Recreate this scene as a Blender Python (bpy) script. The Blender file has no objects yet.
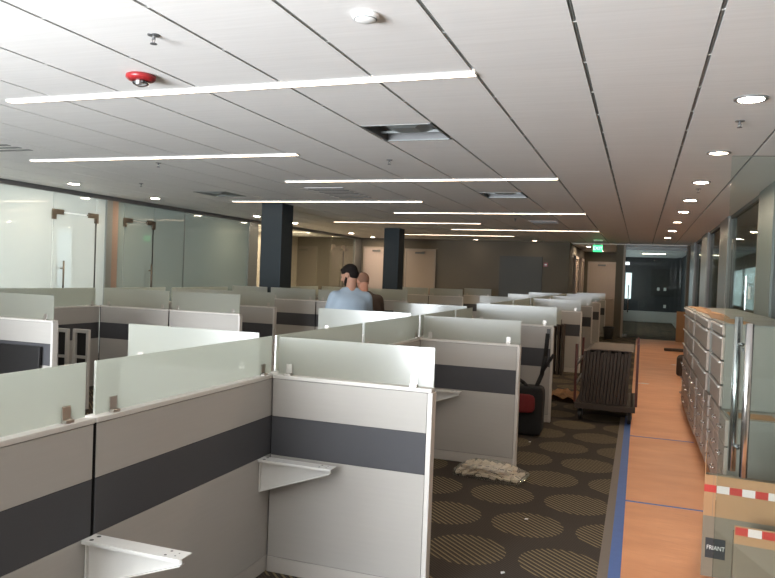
import bpy, bmesh, math, random
from mathutils import Vector, Matrix
random.seed(7)
SC = bpy.context.scene
COL = SC.collection
PI = math.pi

# ---------------------------------------------------------------- materials
def new_mat(name):
    m = bpy.data.materials.new(name); m.use_nodes = True
    nt = m.node_tree; nt.nodes.clear()
    out = nt.nodes.new('ShaderNodeOutputMaterial')
    return m, nt, out

def N(nt, kind, **kw):
    n = nt.nodes.new(kind)
    for k, v in kw.items():
        setattr(n, k, v)
    return n

def pmat(name, col, rough=.6, metal=0.0, var=.06, scale=30, bump=0.0, bscale=200, spec=.5, stretch=None):
    m, nt, out = new_mat(name)
    b = N(nt, 'ShaderNodeBsdfPrincipled')
    b.inputs['Roughness'].default_value = rough
    b.inputs['Metallic'].default_value = metal
    b.inputs['Specular IOR Level'].default_value = spec
    tc = N(nt, 'ShaderNodeTexCoord')
    src = tc.outputs['Object']
    if stretch:
        mp = N(nt, 'ShaderNodeMapping'); mp.inputs['Scale'].default_value = stretch
        nt.links.new(src, mp.inputs[0]); src = mp.outputs[0]
    no = N(nt, 'ShaderNodeTexNoise'); no.inputs['Scale'].default_value = scale; no.inputs['Detail'].default_value = 4
    nt.links.new(src, no.inputs['Vector'])
    mx = N(nt, 'ShaderNodeMix', data_type='RGBA')
    c = Vector(col)
    mx.inputs[6].default_value = (*[max(0, v*(1-var)) for v in c], 1)
    mx.inputs[7].default_value = (*[min(1, v*(1+var)) for v in c], 1)
    nt.links.new(no.outputs['Fac'], mx.inputs[0])
    nt.links.new(mx.outputs[2], b.inputs['Base Color'])
    if bump:
        n2 = N(nt, 'ShaderNodeTexNoise'); n2.inputs['Scale'].default_value = bscale
        nt.links.new(src, n2.inputs['Vector'])
        bp = N(nt, 'ShaderNodeBump'); bp.inputs['Strength'].default_value = bump; bp.inputs['Distance'].default_value = .002
        nt.links.new(n2.outputs['Fac'], bp.inputs['Height']); nt.links.new(bp.outputs[0], b.inputs['Normal'])
    nt.links.new(b.outputs[0], out.inputs[0])
    return m

def emat(name, col, s):
    m, nt, out = new_mat(name)
    e = N(nt, 'ShaderNodeEmission'); e.inputs[0].default_value = (*col, 1); e.inputs[1].default_value = s
    nt.links.new(e.outputs[0], out.inputs[0]); return m

def frosted(name, col, clear=.2, trans=.5, rough=.25, gloss=.06):
    """frosted film glass: scatters light on both sides, lets a little straight through"""
    m, nt, out = new_mat(name)
    d = N(nt, 'ShaderNodeBsdfDiffuse'); d.inputs[0].default_value = (*col, 1)
    t = N(nt, 'ShaderNodeBsdfTranslucent'); t.inputs[0].default_value = (*col, 1)
    m1 = N(nt, 'ShaderNodeMixShader'); m1.inputs[0].default_value = trans
    nt.links.new(d.outputs[0], m1.inputs[1]); nt.links.new(t.outputs[0], m1.inputs[2])
    tr = N(nt, 'ShaderNodeBsdfTransparent'); tr.inputs[0].default_value = (.93, .97, .95, 1)
    m2 = N(nt, 'ShaderNodeMixShader'); m2.inputs[0].default_value = clear
    nt.links.new(m1.outputs[0], m2.inputs[1]); nt.links.new(tr.outputs[0], m2.inputs[2])
    g = N(nt, 'ShaderNodeBsdfGlossy'); g.inputs['Roughness'].default_value = rough
    m3 = N(nt, 'ShaderNodeMixShader'); m3.inputs[0].default_value = gloss
    nt.links.new(m2.outputs[0], m3.inputs[1]); nt.links.new(g.outputs[0], m3.inputs[2])
    nt.links.new(m3.outputs[0], out.inputs[0]); return m

def clearglass(name, tint=(.86, .92, .9), refl=1.0):
    m, nt, out = new_mat(name)
    tr = N(nt, 'ShaderNodeBsdfTransparent'); tr.inputs[0].default_value = (*tint, 1)
    g = N(nt, 'ShaderNodeBsdfGlossy'); g.inputs['Roughness'].default_value = .02
    f = N(nt, 'ShaderNodeFresnel'); f.inputs[0].default_value = 1.45
    ml = N(nt, 'ShaderNodeMath', operation='MULTIPLY'); ml.inputs[1].default_value = refl
    nt.links.new(f.outputs[0], ml.inputs[0])
    mx = N(nt, 'ShaderNodeMixShader')
    nt.links.new(ml.outputs[0], mx.inputs[0]); nt.links.new(tr.outputs[0], mx.inputs[1]); nt.links.new(g.outputs[0], mx.inputs[2])
    nt.links.new(mx.outputs[0], out.inputs[0]); return m

def carpet_mat():
    """dark carpet, staggered discs of diagonal pale stripes"""
    m, nt, out = new_mat('patterned_carpet')
    b = N(nt, 'ShaderNodeBsdfPrincipled'); b.inputs['Roughness'].default_value = .95; b.inputs['Specular IOR Level'].default_value = .1
    tc = N(nt, 'ShaderNodeTexCoord'); sp = N(nt, 'ShaderNodeSeparateXYZ'); nt.links.new(tc.outputs['Object'], sp.inputs[0])
    def M(op, a, b_=None, c=None):
        n = N(nt, 'ShaderNodeMath', operation=op)
        for i, v in enumerate((a, b_, c)):
            if v is None: continue
            if isinstance(v, (int, float)): n.inputs[i].default_value = v
            else: nt.links.new(v, n.inputs[i])
        return n.outputs[0]
    x, y = sp.outputs[0], sp.outputs[1]
    px, py = .54, 1.16
    def disc(ox, oy):
        u = M('SUBTRACT', x, ox); v = M('SUBTRACT', y, oy)
        u = M('SUBTRACT', u, M('MULTIPLY', M('ROUND', M('DIVIDE', u, px)), px))
        v = M('SUBTRACT', v, M('MULTIPLY', M('ROUND', M('DIVIDE', v, py)), py))
        return M('SQRT', M('ADD', M('MULTIPLY', u, u), M('MULTIPLY', v, v)))
    dm = M('MINIMUM', disc(-.63, 4.67), disc(-.90, 4.09))
    inside = M('LESS_THAN', dm, .232)
    w = M('ADD', M('MULTIPLY', x, .68), M('MULTIPLY', y, .73))      # stripes run down to the right
    st = M('FRACT', M('DIVIDE', w, .034))
    line = M('LESS_THAN', st, .36)
    fine = M('LESS_THAN', M('FRACT', M('DIVIDE', w, .017)), .4)
    no = N(nt, 'ShaderNodeTexNoise'); no.inputs['Scale'].default_value = 260; no.inputs['Detail'].default_value = 3
    nt.links.new(tc.outputs['Object'], no.inputs['Vector'])
    mx = N(nt, 'ShaderNodeMix', data_type='RGBA')
    mx.inputs[6].default_value = (.050, .041, .034, 1); mx.inputs[7].default_value = (.070, .057, .046, 1)
    nt.links.new(fine, mx.inputs[0])
    m2 = N(nt, 'ShaderNodeMix', data_type='RGBA'); m2.inputs[7].default_value = (.215, .17, .10, 1)
    nt.links.new(mx.outputs[2], m2.inputs[6]); nt.links.new(M('MULTIPLY', inside, line), m2.inputs[0])
    hs = N(nt, 'ShaderNodeHueSaturation'); nt.links.new(m2.outputs[2], hs.inputs['Color'])
    nt.links.new(M('ADD', M('MULTIPLY', no.outputs['Fac'], .5), .75), hs.inputs['Value'])
    nt.links.new(hs.outputs[0], b.inputs['Base Color'])
    bp = N(nt, 'ShaderNodeBump'); bp.inputs['Strength'].default_value = .4; bp.inputs['Distance'].default_value = .003
    nt.links.new(no.outputs['Fac'], bp.inputs['Height']); nt.links.new(bp.outputs[0], b.inputs['Normal'])
    nt.links.new(b.outputs[0], out.inputs[0]); return m

def ceiling_mat():
    """off-white planks with fine cross streaks and hairline butt joints"""
    m, nt, out = new_mat('ceiling_plank')
    b = N(nt, 'ShaderNodeBsdfPrincipled'); b.inputs['Roughness'].default_value = .55; b.inputs['Specular IOR Level'].default_value = .3
    tc = N(nt, 'ShaderNodeTexCoord')
    mp = N(nt, 'ShaderNodeMapping'); mp.inputs['Scale'].default_value = (1.2, 30, 1)
    nt.links.new(tc.outputs['Object'], mp.inputs[0])
    no = N(nt, 'ShaderNodeTexNoise'); no.inputs['Scale'].default_value = 1.6; no.inputs['Detail'].default_value = 5
    nt.links.new(mp.outputs[0], no.inputs['Vector'])
    mx = N(nt, 'ShaderNodeMix', data_type='RGBA')
    mx.inputs[6].default_value = (.76, .74, .72, 1); mx.inputs[7].default_value = (.88, .865, .85, 1)
    nt.links.new(no.outputs['Fac'], mx.inputs[0])
    nt.links.new(mx.outputs[2], b.inputs['Base Color'])
    nt.links.new(b.outputs[0], out.inputs[0]); return m

def paper_mat():
    m, nt, out = new_mat('brown_floor_paper')
    b = N(nt, 'ShaderNodeBsdfPrincipled'); b.inputs['Roughness'].default_value = .5; b.inputs['Specular IOR Level'].default_value = .35
    tc = N(nt, 'ShaderNodeTexCoord')
    n1 = N(nt, 'ShaderNodeTexNoise'); n1.inputs['Scale'].default_value = 1.6; n1.inputs['Detail'].default_value = 6
    mp = N(nt, 'ShaderNodeMapping'); mp.inputs['Scale'].default_value = (1, 2.2, 1)
    nt.links.new(tc.outputs['Object'], mp.inputs[0]); nt.links.new(mp.outputs[0], n1.inputs['Vector'])
    r = N(nt, 'ShaderNodeValToRGB')
    r.color_ramp.elements[0].position = .3; r.color_ramp.elements[0].color = (.56, .235, .105, 1)
    r.color_ramp.elements[1].position = .75; r.color_ramp.elements[1].color = (.70, .32, .155, 1)
    nt.links.new(n1.outputs['Fac'], r.inputs[0]); nt.links.new(r.outputs[0], b.inputs['Base Color'])
    n2 = N(nt, 'ShaderNodeTexNoise'); n2.inputs['Scale'].default_value = 5
    nt.links.new(mp.outputs[0], n2.inputs['Vector'])
    bp = N(nt, 'ShaderNodeBump'); bp.inputs['Strength'].default_value = .25; bp.inputs['Distance'].default_value = .02
    nt.links.new(n2.outputs['Fac'], bp.inputs['Height']); nt.links.new(bp.outputs[0], b.inputs['Normal'])
    nt.links.new(b.outputs[0], out.inputs[0]); return m

def tape_mat():
    """red and white warning tape printed in blocks along its length (x)"""
    m, nt, out = new_mat('red_white_tape')
    b = N(nt, 'ShaderNodeBsdfPrincipled'); b.inputs['Roughness'].default_value = .35
    tc = N(nt, 'ShaderNodeTexCoord'); sp = N(nt, 'ShaderNodeSeparateXYZ'); nt.links.new(tc.outputs['Object'], sp.inputs[0])
    d = N(nt, 'ShaderNodeMath', operation='DIVIDE'); d.inputs[1].default_value = .125; nt.links.new(sp.outputs[0], d.inputs[0])
    fr = N(nt, 'ShaderNodeMath', operation='FRACT'); nt.links.new(d.outputs[0], fr.inputs[0])
    lt = N(nt, 'ShaderNodeMath', operation='LESS_THAN'); lt.inputs[1].default_value = .5; nt.links.new(fr.outputs[0], lt.inputs[0])
    mx = N(nt, 'ShaderNodeMix', data_type='RGBA'); mx.inputs[6].default_value = (.60, .52, .47, 1); mx.inputs[7].default_value = (.42, .03, .02, 1)
    nt.links.new(lt.outputs[0], mx.inputs[0]); nt.links.new(mx.outputs[2], b.inputs['Base Color']); nt.links.new(b.outputs[0], out.inputs[0])
    return m

MT = dict(
    fabric=pmat('panel_fabric', (.43, .408, .378), .9, var=.035, scale=4, bump=.15, bscale=900, spec=.15, stretch=(1, 1, 14)),
    stripe=pmat('accent_fabric', (.082, .082, .088), .9, var=.06, scale=200, bump=.15, bscale=900, spec=.15),
    trim=pmat('panel_trim', (.60, .57, .53), .45, var=.03),
    base=pmat('panel_base', (.50, .47, .43), .5, var=.03),
    clip=pmat('brushed_clip', (.50, .46, .42), .3, metal=.9, var=.1),
    steel=pmat('brushed_steel', (.62, .62, .62), .22, metal=1, var=.05),
    white=pmat('white_metal', (.66, .645, .61), .4, var=.03),
    cab=pmat('cabinet_metal', (.215, .21, .18), .42, var=.03),
    cabdr=pmat('drawer_front', (.36, .30, .25), .45, var=.04),
    cabtop=pmat('cabinet_top', (.20, .205, .20), .4, var=.06),
    ceil=ceiling_mat(), carpet=carpet_mat(), paper=paper_mat(), tape=tape_mat(),
    void=pmat('ceiling_void', (.24, .22, .20), .9),
    wall=pmat('taupe_wall', (.13, .112, .088), .8, var=.03),
    wallw=pmat('white_wall', (.80, .80, .79), .8, var=.03),
    wallbeige=pmat('beige_wall', (.52, .46, .39), .8, var=.03),
    dark=pmat('charcoal_wall', (.035, .036, .040), .6, var=.1),
    darkscreen=pmat('dark_opening', (.075, .078, .075), .6, var=.05),
    alu=pmat('grey_aluminium', (.22, .235, .23), .4, metal=.3, var=.04),
    alud=pmat('dark_aluminium', (.13, .13, .13), .4, metal=.3, var=.04),
    bluesteel=pmat('dark_blue_column', (.018, .027, .034), .5, var=.05, spec=.3),
    bluelite=pmat('blue_column_side', (.10, .12, .14), .4, var=.05),
    door=pmat('door_wood', (.36, .29, .24), .5, var=.06, scale=8, stretch=(8, 8, .6)),
    doorw=pmat('pale_door', (.44, .36, .33), .5, var=.03),
    frame=pmat('door_frame', (.34, .29, .25), .5, var=.03),
    frost=frosted('frosted_screen_glass', (.58, .59, .53), clear=.22, trans=.72, rough=.2, gloss=.07),
    frostedge=pmat('glass_edge', (.45, .60, .54), .2, var=.03),
    officefrost_dim=frosted('office_frosted_glass_dim', (.42, .48, .45), clear=.5, trans=.5, rough=.03, gloss=.10),  # darkened copy of the office frosted glass, dimmer light put into its colour
    officefrost=frosted('office_frosted_glass', (.74, .77, .75), clear=.45, trans=.5, rough=.03, gloss=.13),
    officeclear=clearglass('office_clear_glass', (.90, .93, .90), .3),
    clear=clearglass('clear_glass', (.78, .82, .79), .45),
    doorglass=clearglass('door_glass', (.88, .93, .92), 1.0),
    black=pmat('black_plastic', (.018, .017, .017), .5, var=.1),
    blacknylon=pmat('black_nylon', (.014, .013, .013), .85, var=.2, bump=.3, bscale=300),
    rednylon=pmat('red_nylon', (.19, .018, .02), .8, var=.15, bump=.3, bscale=300),
    redpl=pmat('red_plastic', (.26, .016, .018), .35, var=.05),
    reddark=pmat('dull_red_metal', (.09, .018, .012), .5, var=.1),
    whitepl=pmat('white_plastic', (.82, .82, .80), .4, var=.02),
    lens=clearglass('strobe_lens', (.9, .9, .9), 1.5),
    board=pmat('brown_board', (.060, .044, .034), .8, var=.15, scale=6),
    boardtop=pmat('board_edge', (.12, .09, .07), .8, var=.1),
    card=pmat('cardboard', (.36, .19, .085), .75, var=.08, scale=12, bump=.1, bscale=60),
    cardg=pmat('cardboard_printed', (.185, .145, .10), .75, var=.08, scale=12, stretch=(1, 1, 12)),
    label=pmat('black_label', (.02, .022, .024), .4, var=.05),
    ink=pmat('label_ink', (.62, .60, .55), .5, var=.02),
    bluetape=pmat('blue_tape', (.055, .12, .33), .6, var=.12, scale=18),
    bluetape2=pmat('blue_tape_thin', (.09, .10, .20), .6, var=.15, scale=18),
    edge=pmat('carpet_edge', (.17, .14, .115), .8, var=.08),
    bag=frosted('clear_plastic_bag', (.75, .66, .58), clear=.86, trans=.5, rough=.1, gloss=.14),
    packet=pmat('white_packet', (.85, .70, .57), .6, var=.1, scale=20),
    print=pmat('packet_print', (.14, .11, .09), .6),
    skin=pmat('skin', (.29, .15, .10), .55, var=.08, scale=20),
    skinred=pmat('ruddy_skin', (.32, .145, .09), .5, var=.08, scale=20),
    hair=pmat('dark_hair', (.010, .008, .007), .9, var=.3, scale=80, bump=.6, bscale=150, spec=.1),
    stubble=pmat('short_hair', (.15, .075, .045), .9, var=.2, scale=120, bump=.3, bscale=300),
    tee=pmat('pale_blue_cotton', (.22, .27, .32), .85, var=.12, scale=9, bump=.6, bscale=12),
    brownshirt=pmat('dark_brown_cotton', (.055, .035, .025), .85, var=.15, scale=9, bump=.6, bscale=12),
    denim=pmat('dark_denim', (.03, .04, .06), .85, var=.15),
    shoe=pmat('brown_leather', (.06, .035, .02), .6),
    eye=pmat('eye_dark', (.02, .015, .012), .3),
    strip=emat('linear_light_diffuser', (1, .76, .54), 8),
    down=emat('downlight_lens', (1, .80, .58), 190),
    downdim=emat('downlight_lens_low', (1, .80, .58), 14),
    exitg=emat('exit_green', (.05, .9, .22), 1.3),
    exitw=emat('exit_letters', (.75, 1, .8), 1.2),
    sky=emat('daylight_pane', (.80, .92, 1.0), 1.1),
    leafy=pmat('garden_green', (.25, .36, .22), .9, var=.5, scale=5),
    bronze=pmat('bronze_fitting', (.17, .14, .11), .35, metal=.7, var=.05),
    copper=pmat('copper_post_side', (.27, .19, .15), .45, var=.05),
    rag=pmat('pale_rag', (.7, .62, .55), .9, var=.1),
)

# ---------------------------------------------------------------- helpers
def tag(o, label=None, cat=None, group=None, kind=None):
    if label: o['label'] = label
    if cat: o['category'] = cat
    if group: o['group'] = group
    if kind: o['kind'] = kind
    return o

def empty(name, loc=(0, 0, 0), rz=0, label=None, cat=None, group=None, kind=None, parent=None):
    o = bpy.data.objects.new(name, None); COL.objects.link(o)
    o.empty_display_size = .1
    o.location = loc; o.rotation_euler = (0, 0, rz)
    if parent: o.parent = parent
    return tag(o, label, cat, group, kind)

class MB:
    def __init__(s): s.bm = bmesh.new()
    def box(s, x0, x1, y0, y1, z0, z1, mat=None):
        vs = [s.bm.verts.new(p) for p in ((x0,y0,z0),(x1,y0,z0),(x1,y1,z0),(x0,y1,z0),(x0,y0,z1),(x1,y0,z1),(x1,y1,z1),(x0,y1,z1))]
        for f in ((3,2,1,0),(4,5,6,7),(0,1,5,4),(1,2,6,5),(2,3,7,6),(3,0,4,7)):
            s.bm.faces.new([vs[i] for i in f])
        if mat is not None:
            for v in vs: v.co = mat @ v.co
        return s
    def prism(s, pts, axis, a, b):
        """polygon pts (u,v) extruded along axis from a to b"""
        def P(u, v, w): return {'x': (w, u, v), 'y': (u, w, v), 'z': (u, v, w)}[axis]
        n = len(pts)
        A = [s.bm.verts.new(P(u, v, a)) for u, v in pts]; B = [s.bm.verts.new(P(u, v, b)) for u, v in pts]
        s.bm.faces.new(A[::-1]); s.bm.faces.new(B)
        for i in range(n): s.bm.faces.new((A[i], A[(i+1) % n], B[(i+1) % n], B[i]))
        return s
    def tube(s, p0, p1, r0, r1=None, seg=12):
        r1 = r0 if r1 is None else r1
        p0, p1 = Vector(p0), Vector(p1); d = p1-p0; L = d.length
        q = d.to_track_quat('Z', 'Y').to_matrix().to_4x4(); q.translation = (p0+p1)/2
        bmesh.ops.create_cone(s.bm, cap_ends=True, segments=seg, radius1=r0, radius2=r1, depth=L, matrix=q)
        return s
    def path(s, pts, r, seg=8):
        for a, b in zip(pts, pts[1:]): s.tube(a, b, r, r, seg)
        for p in pts[1:-1]: s.ball(p, (r, r, r), 8)
        return s
    def ball(s, c, r, seg=14, rot=None):
        m = Matrix.Translation(Vector(c)) @ (rot.to_4x4() if rot else Matrix.Identity(4)) @ Matrix.Diagonal((*r, 1))
        bmesh.ops.create_uvsphere(s.bm, u_segments=seg, v_segments=max(6, seg//2+2), radius=1, matrix=m)
        return s
    def lathe(s, prof, c, seg=24):
        rings = []
        for r, z in prof:
            rings.append([s.bm.verts.new((c[0]+r*math.cos(2*PI*i/seg), c[1]+r*math.sin(2*PI*i/seg), c[2]+z)) for i in range(seg)])
        for a, b in zip(rings, rings[1:]):
            for i in range(seg):
                s.bm.faces.new((a[i], a[(i+1) % seg], b[(i+1) % seg], b[i]))
        s.bm.faces.new(rings[0][::-1]); s.bm.faces.new(rings[-1])
        return s
    def cap(s, p0, r0, p1, r1):   # tapered capsule
        s.tube(p0, p1, r0, r1, 14); s.ball(p0, (r0,)*3, 14); s.ball(p1, (r1,)*3, 14); return s
    def build(s, name, mat, parent=None, bevel=0, smooth=False, remesh=0, kind=None, sm_it=4):
        bmesh.ops.recalc_face_normals(s.bm, faces=s.bm.faces)
        me = bpy.data.meshes.new(name); s.bm.to_mesh(me); s.bm.free()
        me.materials.append(MT[mat] if isinstance(mat, str) else mat)
        if smooth:
            for p in me.polygons: p.use_smooth = True
        o = bpy.data.objects.new(name, me); COL.objects.link(o)
        if parent: o.parent = parent
        if bevel:
            b = o.modifiers.new('bevel', 'BEVEL'); b.width = bevel; b.segments = 2; b.limit_method = 'ANGLE'
        if remesh:
            r = o.modifiers.new('remesh', 'REMESH'); r.mode = 'VOXEL'; r.voxel_size = remesh; r.use_smooth_shade = True
            q = o.modifiers.new('smooth', 'SMOOTH'); q.factor = .6; q.iterations = sm_it
        if kind: o['kind'] = kind
        return o

def box(name, mat, x0, x1, y0, y1, z0, z1, parent=None, bevel=0, kind=None):
    return MB().box(x0, x1, y0, y1, z0, z1).build(name, mat, parent, bevel, kind=kind)

def S(name, mat, *a, **k):   # a piece of the setting
    return box(name, mat, *a, kind='structure', **k)

def recentre(o):
    """put a single-mesh thing's origin at its base centre"""
    me = o.data; xs = [v.co for v in me.vertices]
    c = Vector(((min(v.x for v in xs)+max(v.x for v in xs))/2, (min(v.y for v in xs)+max(v.y for v in xs))/2, min(v.z for v in xs)))
    me.transform(Matrix.Translation(-c)); o.location = c
    return o

def copy_tree(o, parent=None):
    kids = [c for c in KIDS.get(o, [])] or list(o.children)
    c = o.copy(); COL.objects.link(c)
    c.parent = parent
    for ch in kids: copy_tree(ch, c)
    return c
KIDS = {}

ORD = ['nearest', 'second', 'third', 'fourth', 'fifth', 'sixth', 'seventh', 'eighth', 'ninth', 'tenth', 'eleventh', 'twelfth', 'thirteenth', 'fourteenth', 'fifteenth', 'sixteenth']
C = 2.75

# ---------------------------------------------------------------- camera
cam = bpy.data.cameras.new('camera'); co = bpy.data.objects.new('camera', cam); COL.objects.link(co)
yaw, pit, rol = -.3414, .0208, -.0378
fw = Vector((math.sin(yaw)*math.cos(pit), math.cos(yaw)*math.cos(pit), -math.sin(pit)))
rt = Vector((math.cos(yaw), -math.sin(yaw), 0)); dn = fw.cross(rt)
r2 = math.cos(rol)*rt + math.sin(rol)*dn; d2 = -math.sin(rol)*rt + math.cos(rol)*dn
co.matrix_world = Matrix(((r2.x, -d2.x, -fw.x, 0), (r2.y, -d2.y, -fw.y, 0), (r2.z, -d2.z, -fw.z, 1.6), (0, 0, 0, 1)))
cam.sensor_width = 36; cam.lens = 36*710.39/775; cam.clip_start = .05
SC.camera = co

# ---------------------------------------------------------------- room shell
S('floor', 'carpet', -9.2, 1.3, -8, 33, -.1, 0)
S('floor_right', 'wallbeige', 1.3, 5, -8, 33, -.1, -.002)
S('floor_left', 'wallbeige', -12.6, -9.2, -8, 22, -.1, -.002)

# ceiling: planks with a dark slot between them and pale connector clips in the slots
pitch, g0, slot = .600, -.3255, .020
mb = MB()
xs = [g0 + pitch*k for k in range(-14, 3)]
edges = [-8.7] + xs + [1.42]
for a, b in zip(edges, edges[1:]):
    if b-a > .05:
        cut = [(v2, v3) for v0, v2, v3 in ((-2.1255, 5.17, 5.79), (-2.1255, 9.48, 10.08)) if abs(v0-a) < .01]
        ys = [-8] + [q for c_ in cut for q in c_] + [22]
        for y0_, y1_ in zip(ys[::2], ys[1::2]): mb.box(a+slot/2, b-slot/2, y0_, y1_, C, C+.03)
mb.build('ceiling', 'ceil', kind='structure')
mb = MB()
for x in xs:
    for k in range(-18, 31):
        y = 3.264 + .618*k
        if y < 21.9: mb.box(x-slot/2, x+slot/2, y-.006, y+.006, C+.003, C+.03)
mb.build('trim_1', 'whitepl', kind='structure')
mb = MB()
for x in xs:
    mb.box(x-.004, x+.004, -8, 22, C+.004, C+.04)
mb.build('trim_2', 'alu', kind='structure')
mb = MB()
for a, b, c_, d_ in ((-12.6, -2.1255, -8, 33), (-1.5255, 5, -8, 33), (-2.1255, -1.5255, -8, 5.17), (-2.1255, -1.5255, 5.79, 9.48), (-2.1255, -1.5255, 10.08, 33)):
    mb.box(a, b, c_, d_, C+.045, C+.1)
mb.build('ceiling_void', 'void', kind='structure')
S('ceiling_void_cap', 'void', -2.3, -1.3, 4.9, 10.3, C+.096, C+.1)
S('ceiling_alcove', 'ceil', -2.1, 1.42, 22, 33, C-.03, C+.045)
S('ceiling_left', 'ceil', -12.6, -8.72, -8, 22, C-.001, C+.045)
S('ceiling_right', 'ceil', 1.42, 5, -8, 33, C-.001, C+.045)

# outer walls
S('wall_back', 'wall', -12.6, -2.0, 21.5, 21.6, 0, C)
S('wall_alcove_left', 'wall', -2.1, -2.0, 21.6, 27.5, 0, C)
S('wall_alcove_back', 'wall', -2.1, -.62, 27.5, 27.6, 0, C-.03)
S('wall_far_left', 'wallw', -12.7, -12.6, -8, 21.6, 0, .9)
S('wall_far_left_upper', 'wallw', -12.7, -12.6, -8, 21.6, 2.3, C)
for i, (a, b) in enumerate(((-8, 6.2), (7.4, 9.4), (10.2, 12.4), (13.6, 21.6))):
    S('wall_far_left_pier.%03d' % (i+1), 'wallw', -12.7, -12.6, a, b, .9, 2.3)
S('wall_divider_1', 'wallw', -12.6, -8.72, 9.86, 9.96, 0, C)
S('wall_divider_2', 'wallbeige', -12.6, -8.72, 14.55, 14.65, 0, C)
S('wall_beige_left', 'wallbeige', -11.0, -10.9, 14.65, 21.5, 0, C)
S('wall_front_left', 'wallw', -12.6, -8.72, 4.0, 4.1, 0, C)
S('wall_right_far', 'wallbeige', 4.9, 5, -8, 33, 0, C)
for i, y in enumerate((10.6, 14.6, 19.0)):
    S('wall_right_divider.%03d' % (i+1), 'wallbeige', 1.5, 4.9, y, y+.1, 0, C)
S('wall_front', 'wallw', -12.6, 5, -3.1, -3, 0, .6)
S('wall_front_blocker', 'wallbeige', -1.9, 5, -3.1, -3, .6, C)  # unseen wall closed here to keep daylight reflections off the lobby glass
S('wall_front_upper', 'wallw', -12.6, -1.9, -3.1, -3, 2.5, C)

# lobby beyond the corridor
S('wall_lobby_back', 'dark', -.70, 1.9, 32, 32.1, .45, C)
S('trim_lobby', 'trim', -.72, 1.9, 31.9, 32.1, 0, .45)
mb = MB(); mb.prism([(-.62, 22.1), (-.52, 22.1), (-.85, 32.1), (-.95, 32.1)], 'z', 0, .9)
mb.build('wall_lobby_left', 'wall', kind='structure')
mb = MB(); mb.prism([(-.62, 22.1), (-.52, 22.1), (-.85, 32.1), (-.95, 32.1)], 'z', 2.25, C)
mb.build('wall_lobby_left_upper', 'wall', kind='structure')
mb = MB(); mb.prism([(-.62, 22.1), (-.52, 22.1), (-.58, 23.5), (-.68, 23.5)], 'z', .9, 2.25)
mb.build('wall_lobby_left_pier', 'wall', kind='structure')
MB().prism([(-.66, 23.5), (-.60, 23.5), (-.90, 32), (-.96, 32)], 'z', .9, 2.25).build('wall_lobby_left_backing', 'wall', kind='structure')
w = MB().prism([(-.565, 23.5), (-.545, 23.5), (-.845, 32), (-.865, 32)], 'z', .9, 2.25).build('window_9', 'sky', kind='structure')
S('wall_lobby_right', 'dark', 1.6, 1.7, 22.3, 32, 0, C)
# dark recessed niche on the lobby's far wall, switch plates
S('trim_lobby_niche', 'black', .42, 1.6, 31.94, 32, 1.1, 2.25)
for x, z, n in ((.72, 1.34, 'light_switch'), (.98, 1.34, 'light_switch'), (1.0, .62, 'power_outlet')):
    o = MB().box(-.05, .05, -.01, .0, 0, .13).box(-.014, .014, -.016, -.01, .035, .095).build(n, 'whitepl', bevel=.003); o.location = (x, 31.94 if z > 1 else 31.995, z)
    if n == 'power_outlet': tag(o, 'small white power outlet low on the charcoal lobby wall', 'outlet')
    else: tag(o, 'white wall switch on the charcoal lobby wall, %s of the pair' % ('left' if x < .8 else 'right'), 'switch')

S('window_34', 'sky', -.60, -.36, 31.93, 31.99, .95, 2.05)
# pier and glass front between corridor and lobby
S('wall_pier', 'wall', -.70, -.50, 22.0, 22.1, 0, C-.02)
S('trim_lobby_jamb', 'frame', -.50, -.44, 21.94, 22.1, 0, C-.02)
S('trim_lobby_header', 'alu', -.44, 1.3, 21.98, 22.04, 2.58, 2.66)
S('wall_lobby_pier', 'wall', 1.22, 1.7, 21.9, 22.3, 0, C)
S('window_7', 'clear', .0, 1.22, 22.0, 22.012, .02, 2.58)
S('window_8', 'clear', -.44, .0, 22.0, 22.012, 2.22, 2.58)
def glass_door(name, x0, x1, y, z1, hx, label_y=None):
    d = empty(name, (x0, y, 0), kind='structure')
    box('glass_panel', 'clear', 0, x1-x0, 0, .012, .02, z1, d)
    m = MB(); m.box(0, .12, -.012, .024, z1-.06, z1+.03); m.box(0, .12, -.012, .024, .02, .1); m.build('hinge_patch', 'steel', d)
    m = MB(); m.tube((hx, -.06, .75), (hx, -.06, 1.55), .014); m.tube((hx, -.06, .95), (hx, .0, .95), .01); m.tube((hx, -.06, 1.35), (hx, 0, 1.35), .01)
    m.build('pull_handle', 'steel', d, smooth=True)
    return d
glass_door('door_7', -.44, .0, 22.0, 2.2, .12)

# entrance door in the alcove
def plain_door(name, x0, x1, y, z1, mat='door', kick=False):
    d = empty(name, (x0, y, 0), kind='structure'); w = x1-x0
    box('door_leaf', mat, .05, w-.05, -.03, .0, 0, z1-.06, d, .003)
    m = MB(); m.box(0, .05, -.05, 0, 0, z1); m.box(w-.05, w, -.05, 0, 0, z1); m.box(.05, w-.05, -.05, 0, z1-.06, z1)
    m.build('door_frame', 'frame', d)
    m = MB(); m.box(w*.35, w*.62, -.10, -.03, z1-.16, z1-.10); m.box(w*.62, w*.64, -.3, -.03, z1-.1, z1-.09); m.build('door_closer', 'alud', d)
    m = MB(); m.tube((w-.12, -.08, 1.0), (w-.24, -.08, 1.0), .01); m.tube((w-.12, -.08, 1.0), (w-.12, -.03, 1.0), .012)
    m.build('door_handle', 'steel', d)
    return d
plain_door('door_1', -1.87, -.84, 27.5, 2.36)
plain_door('door_2', -7.08, -6.06, 21.5, 2.44)
plain_door('door_3', -8.50, -7.55, 21.5, 2.47, 'doorw')
S('trim_screen_opening', 'darkscreen', -4.05, -2.77, 21.47, 21.5, 0, 2.29)
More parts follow.
